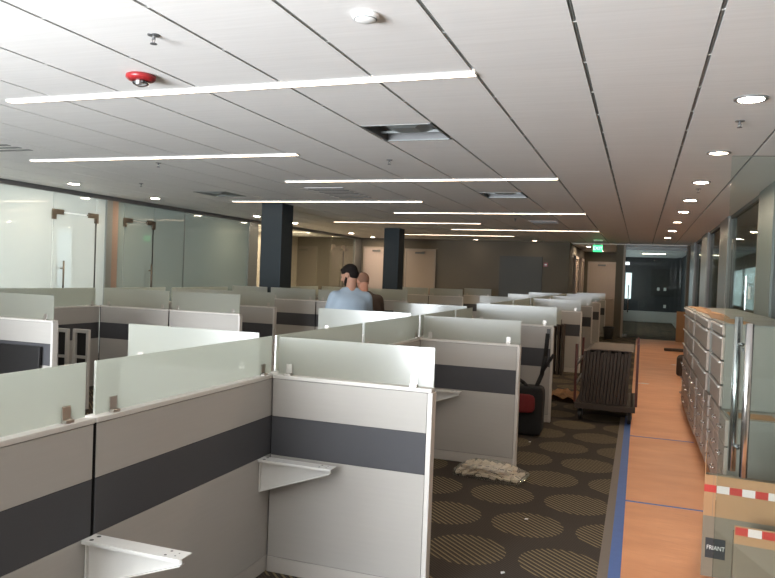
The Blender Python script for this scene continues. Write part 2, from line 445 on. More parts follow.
# two door frames seen edge-on along the alcove wall
for i, (a, b) in enumerate(((22.9, 23.9), (25.2, 26.3))):
    d = empty('door_%d' % (4+i), (-2.0, a, 0), kind='structure')
    box('door_leaf', 'door', .0, .03, .06, b-a-.06, 0, 2.3, d)
    m = MB(); m.box(0, .08, 0, .06, 0, 2.4); m.box(0, .08, b-a-.06, b-a, 0, 2.4); m.box(0, .08, .06, b-a-.06, 2.32, 2.4); m.build('door_frame', 'doorw', d)

# right storefront: piers, head channel, panes, sill
for i, (a, b) in enumerate(((8.5, 9.5), (12.7, 13.9), (16.45, 17.95), (20.3, 21.95))):
    S('wall_right_pier.%03d' % (i+1), 'alu', 1.3, 1.42, a, b, 0, C)
for i, (a, b) in enumerate(((4.5, 8.5), (9.5, 12.7), (13.9, 16.45), (17.95, 20.3))):
    m = MB(); m.box(1.33, 1.40, a, b, C-.05, C); m.box(1.33, 1.40, a, b, 0, .08); m.box(1.32, 1.41, a, a+.04, .08, C-.05); m.box(1.32, 1.41, b-.04, b, .08, C-.05)
    m.build('trim_%d' % (10+i), 'alud', kind='structure')
    S('window_%d' % (10+i), 'clear', 1.36, 1.372, a+.04, b-.04, .08, C-.05)
    S('trim_%d' % (20+i), 'frame', 1.30, 1.33, a, a+.05, 0, C)
m = MB(); m.box(1.34, 1.36, 12.3, 12.46, 2.28, 2.36); m.box(1.33, 1.36, 12.42, 12.46, 2.2, 2.28); m.build('trim_30', 'bronze', kind='structure')
d = empty('door_8', (1.36, 10.4, 0), kind='structure')
m = MB(); m.tube((-.05, 0, 1.2), (-.05, 0, 1.75), .012); m.tube((-.05, 0, 1.3), (0, 0, 1.3), .008); m.tube((-.05, 0, 1.65), (0, 0, 1.65), .008); m.build('pull_handle', 'steel', d)
box('lock_plate', 'whitepl', -.012, 0, -.06, .06, 1.45, 1.62, d)
box('closing_edge', 'alud', -.008, .02, 1.98, 2.0, .1, 2.28, d)

# left office fronts
XW = -8.6
S('trim_40', 'alud', XW-.06, XW+.02, 4.0, 21.5, C-.07, C)
S('trim_41', 'alud', XW-.06, XW+.02, 4.0, 21.5, 0, .08)
S('trim_42', 'alu', XW-.12, XW+.02, 9.78, 9.92, 0, C-.07)
S('trim_43', 'copper', XW-.12, XW+.02, 9.92, 10.06, 0, C-.07)
S('trim_44', 'alu', XW-.12, XW+.02, 14.45, 14.85, 0, C-.07)
S('trim_45', 'alud', XW-.06, XW+.02, 20.95, 21.5, 0, C-.07)
def office(idx, y0, y1, d0, d1, mat, seams=()):
    """glass front with an opening door; panes are separate"""
    cuts = [y0] + list(seams) + [d0]
    n = 0
    for a, b in zip(cuts, cuts[1:]):
        if b > a: S('window_%d.%03d' % (idx, n), mat, XW-.02, XW-.008, a+.006, b-.006, .08, C-.07); n += 1
    S('window_%d.%03d' % (idx, n), mat, XW-.02, XW-.008, d0+.006, d1-.006, 2.39, C-.07); n += 1
    S('window_%d.%03d' % (idx, n), mat, XW-.02, XW-.008, d1+.006, y1-.006, .08, C-.07)
    d = empty('door_%d' % (20+idx), (XW, d0, 0), kind='structure')
    w = d1-d0
    box('glass_panel', mat, -.02, -.008, .012, w-.012, .09, 2.37, d)
    box('glass_edge', 'black', -.026, -.002, w-.02, w, .09, 2.37, d)
    m = MB()
    for a, b in ((-.03, .2), (w-.2, w+.03)):
        m.box(-.03, .012, a, b, 2.34, 2.42)
    m.box(-.03, .012, -.03, .05, 2.26, 2.34); m.box(-.03, .012, w-.05, w+.03, 2.26, 2.34)
    m.build('hinge_patch', 'bronze', d)
    m = MB()
    hy = .18 if idx == 1 else w-.1
    for dx in (.05, -.09):
        m.tube((dx, hy, 1.0), (dx, hy, 1.62), .014)
    m.tube((-.09, hy, 1.1), (.05, hy, 1.1), .01); m.tube((-.09, hy, 1.5), (.05, hy, 1.5), .01)
    m.build('pull_handle', 'bronze', d, smooth=True)
office(1, 4.1, 9.78, 8.64, 9.57, 'officefrost', (6.4, 7.6))
office(2, 10.06, 14.45, 10.25, 11.05, 'officefrost_dim')
S('trim_46', 'alud', XW-.022, XW-.006, 12.0, 12.012, .08, C-.07)
office(3, 14.85, 20.95, 19.2, 20.1, 'officeclear', (16.6, 18.2))

S('window_33', 'sky', -9.70, -9.38, 9.845, 9.858, 1.1, 2.16)
S('trim_47', 'whitepl', -9.76, -9.70, 9.84, 9.86, 1.05, 2.22)
S('trim_48', 'whitepl', -9.38, -9.32, 9.84, 9.86, 1.05, 2.22)
# round-the-corner daylight windows of the left offices
for i, (a, b) in enumerate(((6.2, 7.4), (9.4, 10.2), (12.4, 13.6))):
    S('window_%d' % (30+i), 'clear', -12.66, -12.65, a, b, .9, 2.3)

# columns
for (x, y, n) in ((-6.23, 10.87, 'front'), (-6.06, 16.65, 'rear')):
    m = MB().box(x, x+.40, y, y+.42, 0, C).build('column_%s' % n, 'bluesteel', bevel=.008, kind='structure')

# ---------------------------------------------------------------- ceiling fittings
def linear_light(x0, x1, y, label):
    t = empty('linear_light', ((x0+x1)/2, y, C-.012), label=label, cat='ceiling light', group='linear ceiling lights')
    w = (x1-x0)/2
    box('diffuser', 'strip', -w, w, -.028, .028, 0, .01, t)
    m = MB(); m.box(-w-.006, w+.006, -.034, -.028, -.001, .012); m.box(-w-.006, w+.006, .028, .034, -.001, .012)
    m.box(-w-.006, -w, -.028, .028, -.001, .012); m.box(w, w+.006, -.028, .028, -.001, .012)
    m.build('housing', 'whitepl', t)
    return t
LA = ['nearest the camera', 'second from the camera', 'third from the camera', 'farthest from the camera']
for k in range(4):
    linear_light(-4.345, -.925, 3.934+4.252*k, 'long white linear ceiling light of the aisle-side line, %s' % LA[k])
    linear_light(-6.605, -3.233, 6.299+4.252*k, 'long white linear ceiling light of the office-side line, %s' % LA[k])

linear_light(-10.7, -9.2, 16.2, 'ceiling light inside the beige glass office, nearer one')
linear_light(-10.7, -9.2, 18.8, 'ceiling light inside the beige glass office, farther one')

def downlight(x, y, label, group, mat='down', r=.075, z=C):
    t = empty('downlight', (x, y, z), label=label, cat='downlight', group=group)
    MB().lathe([(r+.022, 0), (r+.022, -.008), (r, -.010), (r, -.002), (r-.001, 0)], (0, 0, 0)).build('trim_ring', 'alu', t, smooth=False)
    MB().lathe([(r-.002, -.0065), (r-.002, -.004)], (0, 0, 0)).build('lens', mat, t)
    return t
for i, (y, m) in enumerate(((4.81, 'down'), (6.70, 'downdim'), (8.57, 'down'), (10.37, 'down'), (12.0, 'down'), (13.97, 'downdim'), (16.2, 'down'), (18.6, 'down'))):
    downlight(.585, y, 'round recessed downlight over the brown paper walkway, %s to the camera' % ORD[i], 'downlights over the walkway', m)
DL = [(-7.85, 8.25), (-7.86, 10.11), (-7.86, 13.52), (-7.91, 15.41), (-7.93, 19.0), (-7.95, 20.8)]
for i, (x, y) in enumerate(DL):
    downlight(x, y, 'round recessed downlight beside the office glass on the left, %s to the camera' % ORD[i], 'downlights along the offices')
for i, x in enumerate((-4.73, -2.97)):
    downlight(x, 21.1, 'small downlight washing the back wall, %s the dark opening' % ('left of' if i == 0 else 'above'), 'downlights at the back wall', 'downdim')
downlight(-1.60, 23.4, 'small downlight in front of the alcove door past the exit sign', 'downlights at the back wall', z=C-.03)
downlight(-1.35, 26.2, 'small downlight added above the alcove door at the far end to brighten it', 'downlights at the back wall', z=C-.03)  # extra lamp added so the alcove door shows
downlight(2.4, 9.3, 'small downlight in the right-hand office standing for a reflection in its glass', 'downlights standing for reflections')  # lamp put behind the pane in place of a downlight's reflection

# lobby lights
for i, y in enumerate((24.6, 27.6)):
    t = empty('lobby_light', (.42, y, C-.05), label='warm linear light under the lobby ceiling, %s' % ('near the glass door' if i == 0 else 'deeper in'), cat='ceiling light', group='lobby ceiling lights')
    box('diffuser', 'downdim', -.4, .4, -.05, .05, 0, .01, t); box('housing', 'whitepl', -.41, .41, -.06, .06, .01, .02, t)

def strobe():
    t = empty('fire_strobe', (-2.90, 3.56, C), label='red round fire alarm strobe with clear lens on the ceiling', cat='fire alarm')
    MB().lathe([(.075, 0), (.086, -.006), (.088, -.022), (.074, -.036), (.05, -.04)], (0, 0, 0), 32).build('housing', 'redpl', t, smooth=True)
    MB().lathe([(.052, -.038), (.046, -.060), (.020, -.070)], (0, 0, 0)).build('lens_dome', 'lens', t, smooth=True)
    m = MB(); m.box(-.010, .012, -.030, -.006, -.062, -.04); m.build('flash_tube', 'whitepl', t)
    m = MB(); m.box(-.035, -.012, -.02, .02, -.052, -.038); m.box(.016, .036, -.02, .02, -.05, -.038); m.build('reflector', 'alud', t)
strobe()
t = empty('smoke_detector', (-1.20, 2.95, C), label='white round smoke detector on the ceiling near the top of the view', cat='smoke detector')
MB().lathe([(.060, 0), (.062, -.010), (.056, -.020), (.040, -.030), (.018, -.034)], (0, 0, 0), 28).build('housing', 'whitepl', t, smooth=True)
MB().lathe([(.052, -.0205), (.0515, -.0235), (.045, -.0265)], (0, 0, 0), 28).build('vent_ring', 'alu', t)
def sprinkler(x, y, label):
    t = empty('sprinkler_head', (x, y, C), label=label, cat='sprinkler', group='ceiling sprinklers')
    MB().lathe([(.032, 0), (.030, -.004), (.012, -.006)], (0, 0, 0)).build('escutcheon', 'alud', t)
    m = MB(); m.tube((0, 0, -.004), (0, 0, -.022), .008); m.tube((.010, 0, -.02), (.004, 0, -.042), .002); m.tube((-.010, 0, -.02), (-.004, 0, -.042), .002)
    m.lathe([(.016, -.042), (.018, -.046), (.004, -.046)], (0, 0, 0), 12); m.build('deflector', 'alud', t)
for a in ((-2.34, 2.96, 'small metal ceiling sprinkler close to the red strobe'), (-2.43, 6.75, 'small ceiling sprinkler past the open vent'),
          (.60, 5.45, 'ceiling sprinkler beside the nearest walkway downlight'), (.60, 9.19, 'ceiling sprinkler between the farther walkway downlights'),
          (-5.15, 6.66, 'tiny ceiling sprinkler beyond the second light, left of centre'), (-6.7, 8.3, 'tiny ceiling sprinkler near the glass offices'),
          (-2.3, 13.6, 'tiny ceiling sprinkler above the far cubicles')):
    sprinkler(*a)

def vent(x0, x1, y0, y1, label, style):
    t = empty('ceiling_vent', ((x0+x1)/2, (y0+y1)/2, C), label=label, cat='vent', group='ceiling vents')
    a, b = (x1-x0)/2, (y1-y0)/2
    if style == 'open':
        m = MB()      # sheet-metal box going up into the ceiling void
        m.box(-a, -a+.004, -b, b, 0, .09); m.box(a-.004, a, -b, b, 0, .09); m.box(-a, a, -b, -b+.004, 0, .09); m.box(-a, a, b-.004, b, 0, .09); m.box(-a, a, -b, b, .088, .092)
        m.build('plenum_box', 'alud', t)
        m = MB()
        for (u0, u1, v0, v1) in ((-a, a, -b, -b+.012), (-a, a, b-.012, b), (-a, -a+.012, -b, b), (a-.012, a, -b, b)): m.box(u0, u1, v0, v1, -.004, .004)
        m.build('frame', 'alu', t)
        m = MB()      # pyramid diffuser hanging inside
        A = a*.62; vo = [m.bm.verts.new((u, v, .05)) for u, v in ((-A, -A), (A, -A), (A, A), (-A, A))]; p_ = m.bm.verts.new((0, 0, .085))
        vi = [m.bm.verts.new((u, v, .02)) for u, v in ((-A*.5, -A*.5), (A*.5, -A*.5), (A*.5, A*.5), (-A*.5, A*.5))]
        for j in range(4): m.bm.faces.new((vo[j], vo[(j+1) % 4], p_)); m.bm.faces.new((vo[j], vo[(j+1) % 4], vi[(j+1) % 4], vi[j]))
        m.bm.faces.new(vi)
        m.build('diffuser_cone', 'alu', t)
        m = MB(); m.box(-a, a, b*.45, b*.47, .03, .05); m.box(-a*.1, -a*.06, -b, b, .06, .075); m.build('cross_bar', 'alu', t)
    elif style == 'flat':
        box('backing', 'alud', -a, a, -b, b, -.003, -.001, t)
        m = MB()
        for s_ in (1, .7, .4):
            A, B = a*s_, b*s_
            for (u0, u1, v0, v1) in ((-A, A, -B, -B+.03), (-A, A, B-.03, B), (-A, -A+.03, -B, B), (A-.03, A, -B, B)): m.box(u0, u1, v0, v1, -.006-(1-s_)*.004, -.003)
        m.build('frame', 'alu', t)
    else:
        n = 7 if style == 'long' else 4
        box('frame', 'ceil', -a, a, -b, b, -.006, -.001, t)
        m = MB()
        for k in range(n):
            y = -b + 2*b*(k+.5)/n
            m.box(-a+.03, a-.03, y-.028, y+.028, -.011, -.006)
        m.build('grille_slats', 'alud', t)
vent(-2.113, -1.538, 5.17, 5.79, 'square metal ceiling vent with its cover left open, nearest', 'open')
vent(-4.42, -3.84, 8.85, 10.1, 'long slatted return grille in the ceiling left of centre', 'long')
vent(-6.50, -5.93, 9.25, 9.85, 'small square ceiling vent towards the left offices', 'flat')
vent(-2.113, -1.538, 9.48, 10.08, 'small square ceiling vent behind the third light line', 'open')
vent(-2.12, -1.55, 14.0, 14.6, 'far slatted ceiling vent over the aisle-side cubicles', 'slat')
vent(-6.55, -5.95, 5.2, 5.75, 'slatted ceiling vent at the left edge of the view', 'slat')

# exit sign
t = empty('exit_sign', (-1.14, 20.3, 2.43), rz=0, label='green lit EXIT sign hanging under the ceiling', cat='exit sign')
box('sign_panel', 'exitg', -.125, .125, -.02, .02, 0, .185, t, .004)
m = MB(); m.box(-.10, -.09, -.008, .008, .185, C-2.43); m.box(.09, .10, -.008, .008, .185, C-2.43); m.box(-.12, .12, -.03, .03, C-2.43-.02, C-2.43); m.build('ceiling_mount', 'whitepl', t)
def text_mesh(txt, size, mat, parent, loc, rot, name='lettering', ext=.002, sx=1):
    cu = bpy.data.curves.new(name, 'FONT'); cu.body = txt; cu.size = size; cu.extrude = ext; cu.align_x = 'CENTER'; cu.align_y = 'CENTER'
    tmp = bpy.data.objects.new(name+'_tmp', cu); COL.objects.link(tmp)
    dg = bpy.context.evaluated_depsgraph_get(); me = bpy.data.meshes.new_from_object(tmp.evaluated_get(dg)); bpy.data.objects.remove(tmp)
    me.materials.clear(); me.materials.append(MT[mat]); me.name = name
    o = bpy.data.objects.new(name, me); COL.objects.link(o); o.parent = parent; o.location = loc; o.rotation_euler = rot; o.scale = (sx, 1, 1)
    return o
text_mesh('EXIT', .125, 'exitw', t, (0, -.024, .0925), (PI/2, 0, 0))
t = empty('fire_alarm_box', (-2.67, 21.47, 2.0), label='small red fire alarm box on the back wall by the dark opening', cat='fire alarm')
box('housing', 'redpl', -.06, .06, -.03, .03, 0, .12, t, .004); box('strobe_window', 'whitepl', -.03, .03, -.036, -.03, .04, .08, t)

# ---------------------------------------------------------------- floor covering
recentre(MB().box(-.05, 1.3, 2.0, 21.85, .0005, .003).build('floor_paper', 'paper'))
tag(bpy.data.objects['floor_paper'], 'brown protective paper laid along the walkway floor', 'floor paper')
S('trim_50', 'edge', -.155, -.05, -8, 8.9, .0005, .004)
o = recentre(MB().box(-.10, -.035, 2.0, 9.0, .004, .0055).build('masking_tape', 'bluetape')); tag(o, 'long blue masking tape strip along the paper and carpet seam', 'tape')
for y, lb in ((5.50, 'thin blue tape strip across the brown paper, nearer one'), (7.87, 'thin blue tape strip across the brown paper, farther one')):
    m = MB(); m.prism([(-.04, y-.018), (.58, y-.024), (.58, y+.004), (-.04, y+.012)], 'z', .0035, .0048)
    o = recentre(m.build('masking_tape', 'bluetape')); tag(o, lb, 'tape', 'blue tape across the paper')

# ---------------------------------------------------------------- cubicle panels
def panel(p0, p1, label, group, z=1.048, zg=1.247, s0=.625, s1=.827, glass=True, free_end=True, gl0=.02, gl1=.02, clips=(.11, .11), axis='x', clipside=-1, seamless=False):
    """an upholstered cubicle panel with accent stripe, caps, base and a clipped-on frosted screen. p0,p1: ends along its axis"""
    x0, y0 = p0; x1, y1 = p1
    L = math.hypot(x1-x0, y1-y0); a = math.atan2(y1-y0, x1-x0)
    t = empty('cubicle_panel', (x0, y0, 0), a, label, 'cubicle panel', group)
    h = .030
    e0 = .004; e1 = .022 if free_end else .004
    for (a0, a1, mt, nm) in ((.085, s0-.002, 'fabric', 'lower_tile'), (s0, s1, 'stripe', 'accent_stripe'), (s1+.002, z-.022, 'fabric', 'upper_tile')):
        box(nm, mt, e0, L-e1, -h, h, a0, a1, t, .002)
    box('core', 'black', .002, L-.004, -h+.004, h-.004, .01, z-.02, t)
    box('top_cap', 'trim', 0, L, -h-.003, h+.003, z-.020, z, t, .003)
    box('base_trim', 'base', 0, L, -h+.001, h-.001, .0, .083, t, .002)
    if free_end: box('end_cap', 'trim', L-.020, L+.006, -h-.003, h+.003, 0, z-.0205, t, .003)
    if glass:
        g = box('glass_screen', 'frost', gl0, L-gl1, -.005, .005, z+.004, zg, t)
        for c in (clips[0], L-clips[1]):
            m = MB()
            for sd in (-1, 1):
                m.box(c-.019, c+.019, sd*.006-.003*(sd < 0)*1, sd*.006+.003*(sd > 0)*1 + .0005, z+.012, z+.058)
                m.box(c-.019, c+.019, min(sd*.004, sd*.026), max(sd*.004, sd*.026), z, z+.012)
            m.build('screen_clip', 'clip', g, .0015)
    return t

XS = -1.843
A1 = 'aisle-side cubicle row panels'
# spine of the near aisle-side row
SP = [(.77, 2.035, 'grey spine panel running along the left foreground at the frame edge, blank bracket-free stretch'),
      (2.045, 3.385, 'grey spine panel in the foreground carrying the first white bracket, ending at the near corner'),
      (3.395, 4.695, 'grey spine panel just behind the near corner of the front cubicle'),
      (4.705, 6.055, 'grey spine panel meeting the second wing, second cubicle back'),
      (6.065, 7.365, 'grey spine panel in the third cubicle, its nearer half'),
      (7.375, 8.20, 'grey spine panel in the third cubicle, its farther half')]
for a, b, lb in SP:
    panel((XS, a), (XS, b), lb, A1, free_end=False, clips=(.11, .11) if a < 3 else (.09, .09))
WR = [(3.36, 'large grey wing panel in the foreground facing the camera, right of the near corner'),
      (6.03, 'second grey wing panel by the aisle, behind the plastic bag of packets'),
      (8.17, 'third grey wing panel by the aisle, behind the black tool bag')]
for y, lb in WR:
    far = y > 8
    panel((XS+.035, y), (-.900 if far else -.934, y), lb, A1, clips=(.085, .10), z=1.09 if far else 1.048, zg=1.30 if far else 1.247, gl1=-.03 if far else 0)
WL = [(3.33, 'wing panel left of the near corner, its screen rising behind the foreground spine'),
      (6.0, 'wing panel left of the second corner, in front of the person in pale blue'),
      (8.13, 'wing panel on the office side of the third corner, right behind the two persons')]
for y, lb in WL:
    panel((XS-.035, y), (-2.76 if y < 4 else -2.82, y), lb, A1, zg=1.262)
panel((XS-.035, .74), (-2.82, .74), 'wing panel added out of frame left of the camera to shade the near left wing', A1)  # unseen panel added to block front daylight from the wing behind it
# second run of the aisle-side row, a little taller
A2 = 'far aisle-side cubicle row panels'
panel((-1.77, 9.12), (-1.00, 9.12), 'grey panel starting the far run of cubicles just past the third wing', A2, gl0=0, gl1=-.085, free_end=False, clips=(.1, .35))
for i, y in enumerate((12.85, 15.8, 18.9, 21.9)):
    nm = ['first', 'second', 'third', 'last'][i]
    panel((XS+.035, y), (-.941, y), '%s striped grey wing panel in the far aisle-side run from the camera' % nm, A2, z=1.075, zg=1.27, s0=.64, s1=.84)
    if i < 3:
        panel((XS-.035, y), (-2.78, y), '%s wing panel of the far aisle-side run pointing to the offices' % nm, A2, z=1.075, zg=1.27, s0=.64, s1=.84)
yy = [9.18, 10.99, 12.82, 12.88, 14.32, 15.77, 15.83, 17.34, 18.87, 18.93, 20.4, 21.4]
k = 0
for a, b in zip(yy, yy[1:]):
    if b-a < .1: continue
    panel((XS, a+.005), (XS, b-.005), '%s spine panel of the far aisle-side run from the camera' % ['first', 'second', 'third', 'fourth', 'fifth', 'sixth', 'seventh', 'eighth'][k], A2, free_end=False, z=1.075, zg=1.27, s0=.64, s1=.84); k += 1

# office-side row
B = 'office-side cubicle row panels'
XB = -6.70
def wingB(y, segs, lbs, **kw):
    kw.setdefault('zg', 1.282)
    for i, ((a, b), lb) in enumerate(zip(segs, lbs)):
        panel((a, y), (b, y), lb, B, free_end=(i == len(segs)-1), **kw)
wingB(5.22, [(-6.40+.0, -5.14)], ['grey wing panel at the left edge with a black board leaning on it'])
panel((-7.66, 5.22), (-6.41, 5.22), 'grey panel continuing the nearest office-side wing out of frame', B, free_end=False)
wingB(7.56, [(XB+.035, -5.60), (-5.59, -4.57)], ['left half of the office-side wing facing the camera, at the inner corner', 'right half of the office-side wing facing the camera, with the exposed end'])
wingB(9.0, [(XB+.035, -4.88)], ['shadowed office-side wing panel just below the front blue column'], z=1.07, zg=1.275)
wingB(10.70, [(XB+.035, -5.95), (-5.92, -5.045), (-5.035, -4.30)], ['panel of the column-side wing left of the front blue column', 'panel of the wing standing right in front of the front blue column', 'panel of the column-side wing left of the person in pale blue'], z=1.12, zg=1.305, s0=.69, s1=.89)
wingB(14.35, [(XB+.035, -5.72), (-5.71, -4.62)], ['left half of the office-side wing behind the persons', 'right half of the office-side wing right of the person in brown'])
wingB(18.8, [(-6.6, -5.47), (-5.46, -4.50)], ['left half of the farthest office-side wing, beneath the wooden door', 'right half of the farthest office-side wing, near the back wall'], z=1.07, zg=1.265)
wingB(20.3, [(-4.85, -4.02)], ['short panel close to the back wall, right of the wooden door'], z=1.08, zg=1.28)
for i, (a, b) in enumerate(((2.94, 5.18), (5.26, 7.52), (7.59, 8.965), (9.035, 10.665), (10.735, 12.5), (12.51, 14.315))):
    panel((XB, a), (XB, b), '%s spine panel of the office-side row, counted from the camera' % ['first', 'second', 'third', 'fourth', 'fifth', 'sixth'][i], B, free_end=False, gl0=.05, gl1=.05, zg=1.28)

panel((XB+.035, 2.9), (-5.1, 2.9), 'office-side panel added out of frame left of the camera to shade the left edge wing', B)  # unseen occluder panel, added to shade the left edge wing
# white cantilever brackets for the worktops
def bracket(x, y, z, label, flip=1, L=.41):
    t = empty('worktop_bracket', (x, y, z), label=label, cat='bracket', group='white worktop brackets')
    m = MB(); m.box(0, L, -.035, .035, -.004, 0)
    m.box(0, L, -.035, -.031, -.014, -.004)
    m.build('top_plate', 'white', t, .001)
    m = MB(); m.prism([(0.0, -.004), (L-.015, -.004), (L-.015, -.03), (.0, -.17)], 'y', -.002, .002)
    m.prism([(0.0, -.17), (L-.015, -.03), (L-.015, -.034), (.0, -.175)], 'y', -.014, .014)
    m.box(-.0, .006, -.016, .016, -.175, -.004)
    m.build('web_plate', 'white', t)
    m = MB()
    for u, v, r in ((.03, .018, .008), (.03, -.018, .008), (L-.07, .018, .005), (L-.07, -.018, .005), (L-.035, .012, .003), (L-.035, -.012, .003)):
        m.lathe([(r, .0002), (r*.98, .0006)], (u, v, 0), 12)
    m.build('screw_holes', 'black', t)
bracket(XS+.032, 2.02, .625, 'white steel worktop bracket in the bottom left foreground')
bracket(XS+.032, 3.24, .625, 'white steel worktop bracket at the near corner of the front cubicle')
bracket(XS+.032, 5.90, .625, 'white worktop bracket in the second cubicle, half hidden by the front wing')

# black board leaning on the left wing and steel frames in the cubicle behind
o = MB().box(-.62, .62, -.012, .012, 0, .80).build('black_board', 'black', bevel=.003); o.location = (-5.86, 5.11, 0.003); o.rotation_euler = (math.radians(-3.2), 0, 0)
tag(o, 'black board leaning on the grey wing panel at the left edge', 'board')
def desk_frame(x, y, w, label):
    t = empty('desk_frame', (x, y, 0), label=label, cat='desk frame', group='steel desk frames')
    for sx in (0, w-.035): box('leg', 'trim', sx, sx+.035, 0, .035, 0, .87, t, .003)
    box('top_rail', 'trim', .035, w-.035, 0, .035, .83, .87, t, .003)
    box('lower_rail', 'trim', .035, w-.035, 0, .03, .55, .58, t, .003)
    box('infill_panel', 'black', .035, w-.035, .036, .05, .05, .83, t)
desk_frame(-6.07, 6.15, .19, 'upright steel frame with black infill standing behind the left wing panel, left one')
desk_frame(-5.86, 6.2, .22, 'taller upright steel frame with black infill behind the left wing panel, right one')

# ---------------------------------------------------------------- cabinets on the right
def pedestal():
    t = empty('file_pedestal', (0, 0, 0))
    W, D, H = .395, .58, .655
    box('body', 'cab', .02, D, .003, W-.003, .02, H, t, .003)
    m = MB(); m.box(.05, D-.05, .03, W-.03, 0, .02); m.build('plinth', 'alud', t)
    for (z0, z1) in ((.045, .24), (.25, .445), (.455, .64)):
        d = box('drawer', 'cabdr', -.004, .02, .008, W-.008, z0, z1, t, .003)
        m = MB(); zc = z1-.075; m.path([(-.004, W/2-.055, zc), (-.032, W/2-.05, zc), (-.032, W/2+.05, zc), (-.004, W/2+.055, zc)], .0065)
        m.build('handle', 'steel', d, smooth=True)
    return t
ped = pedestal(); KIDS[ped] = list(ped.children)
for c in ped.children: KIDS[c] = list(c.children)
offs = [0, .0, .0, -.015, -.02, -.02, -.03, -.03, -.035, -.035, -.03, -.03]
for i in range(12):
    o = ped if i == 0 else copy_tree(ped)
    o.location = (.62+offs[i], 5.60+.405*i, .0035)
    tag(o, 'light grey three-drawer pedestal on the floor under the stacked cabinets, %s to the camera' % ORD[i], 'filing cabinet', 'floor pedestals on the right')
def lateral():
    t = empty('lateral_cabinet', (0, 0, 0))
    W, D, H = .83, .62, .655
    box('body', 'cab', .02, D, .003, W-.003, 0, H-.01, t, .003)
    box('top', 'cabtop', .0, D, .0, W, H-.0095, H, t, .003)
    for (z0, z1) in ((.012, .17), (.185, .36), (.375, .55), (.565, .64)):
        d = box('drawer', 'cabdr', -.002, .02, .02, W-.02, z0, z1, t, .003)
        m = MB(); m.box(-.018, -.002, .015, W-.015, z1-.012, z1+.002); m.build('pull_ledge', 'white', d)
    return t
lat = lateral(); KIDS[lat] = list(lat.children)
for c in lat.children: KIDS[c] = list(c.children)
lo = [0, -.03, -.02, -.03, -.03, -.03]
for i in range(5):
    o = lat if i == 0 else copy_tree(lat)
    o.location = (.615+lo[i], 6.03+.87*i, .661)
    tag(o, 'wide light grey drawer cabinet stacked on the pedestals, %s to the camera' % ORD[i], 'filing cabinet', 'upper cabinets on the right')
for i in range(5):
    m = MB(); m.box(-.06, .06, -.40, .40, 0, .006); m.box(.05, .09, -.36, .34, .006, .010)
    o = m.build('cardboard_strip', 'card'); o.location = (.72+lo[i], 6.45+.87*i, 1.3165); o.rotation_euler = (0, 0, .05*(-1)**i)
    tag(o, 'tan cardboard strip on the edge of the upper cabinets, %s to the camera' % ORD[i], 'cardboard', 'cardboard strips on the cabinets')
o = MB().box(0, .30, 0, .22, 0, .003).build('paper_sheet', 'card'); o.location = (.66, 5.66, .6595); o.rotation_euler = (0, 0, .04)
tag(o, 'tan sheet lying on the nearest floor pedestal', 'paper')

# ---------------------------------------------------------------- open glass door with steel pull, right foreground
d = empty('door_9', (.27, 2.6, 0), math.radians(9), kind='structure')
box('glass_panel', 'doorglass', 0, .95, 0, .012, .01, 2.035, d)

for dy, nm in ((-.055, 'pull_handle'), (.067, 'pull_handle')):
    m = MB(); zt, zb = (1.485, .985) if dy < 0 else (1.50, .975)
    m.tube((.062, dy, zb), (.062, dy, zt), .0125, seg=20)
    for z in (zb+.09, zt-.09): m.tube((.062, min(dy, 0 if dy < 0 else .012), z), (.062, max(dy, 0 if dy < 0 else .012), z), .006)
    m.build(nm, 'steel', d, smooth=True)

# ---------------------------------------------------------------- cardboard boxes, right foreground
t = empty('cardboard_box', (.38, 4.27, .004), math.radians(-5.5), label='large open cardboard box with black printed label under the glass door', cat='box')
W, D, H, T = 1.0, 1.0, .335, .006
m = MB(); m.box(0, W, 0, T, 0, H); m.box(0, W, D-T, D, 0, H); m.box(0, T, T, D-T, 0, H); m.box(W-T, W, T, D-T, 0, H); m.box(T, W-T, T, D-T, 0, T)
m.build('carton_walls', 'cardg', t)
m = MB(); m.box(.0, W, .0, .004, H, H+.225)
m.prism([(0, H), (.0, H+.34), (.004, H+.34), (.004, H)], 'y', 0.01, .36)
m.build('upright_flaps', 'card', t)
o = MB().box(.0, W, -.0016, -.0002, -.020, .020).build('warning_tape', 'tape', t); o.location = (0, 0, H+.152)
o = MB().box(.045, .047, -.0008, .0, H, H+.225).build('flap_crease', 'cardg', t)
box('printed_label', 'label', .018, .118, -.0015, 0, .105, .215, t)
text_mesh('FRIANT', .034, 'ink', t, (.070, -.0022, .162), (PI/2, 0, 0), ext=.0004, sx=.80)
t = empty('cardboard_box', (.505, 4.0, .004), math.radians(-5.5), label='cardboard box in the bottom right corner with red and white tape on its top edge', cat='box')
W, D, H = .8, .22, .29
m = MB(); m.box(0, W, 0, T, 0, H); m.box(0, W, D-T, D, 0, H); m.box(0, T, T, D-T, 0, H); m.box(W-T, W, T, D-T, 0, H); m.box(T, W-T, T, D-T, 0, T)
m.build('carton_walls', 'cardg', t)
box('upright_flap', 'card', 0, W, 0, .004, H, H+.092, t)
o = MB().box(0.005, W, -.0016, -.0002, -.020, .020).build('warning_tape', 'tape', t); o.location = (0, 0, H+.066)

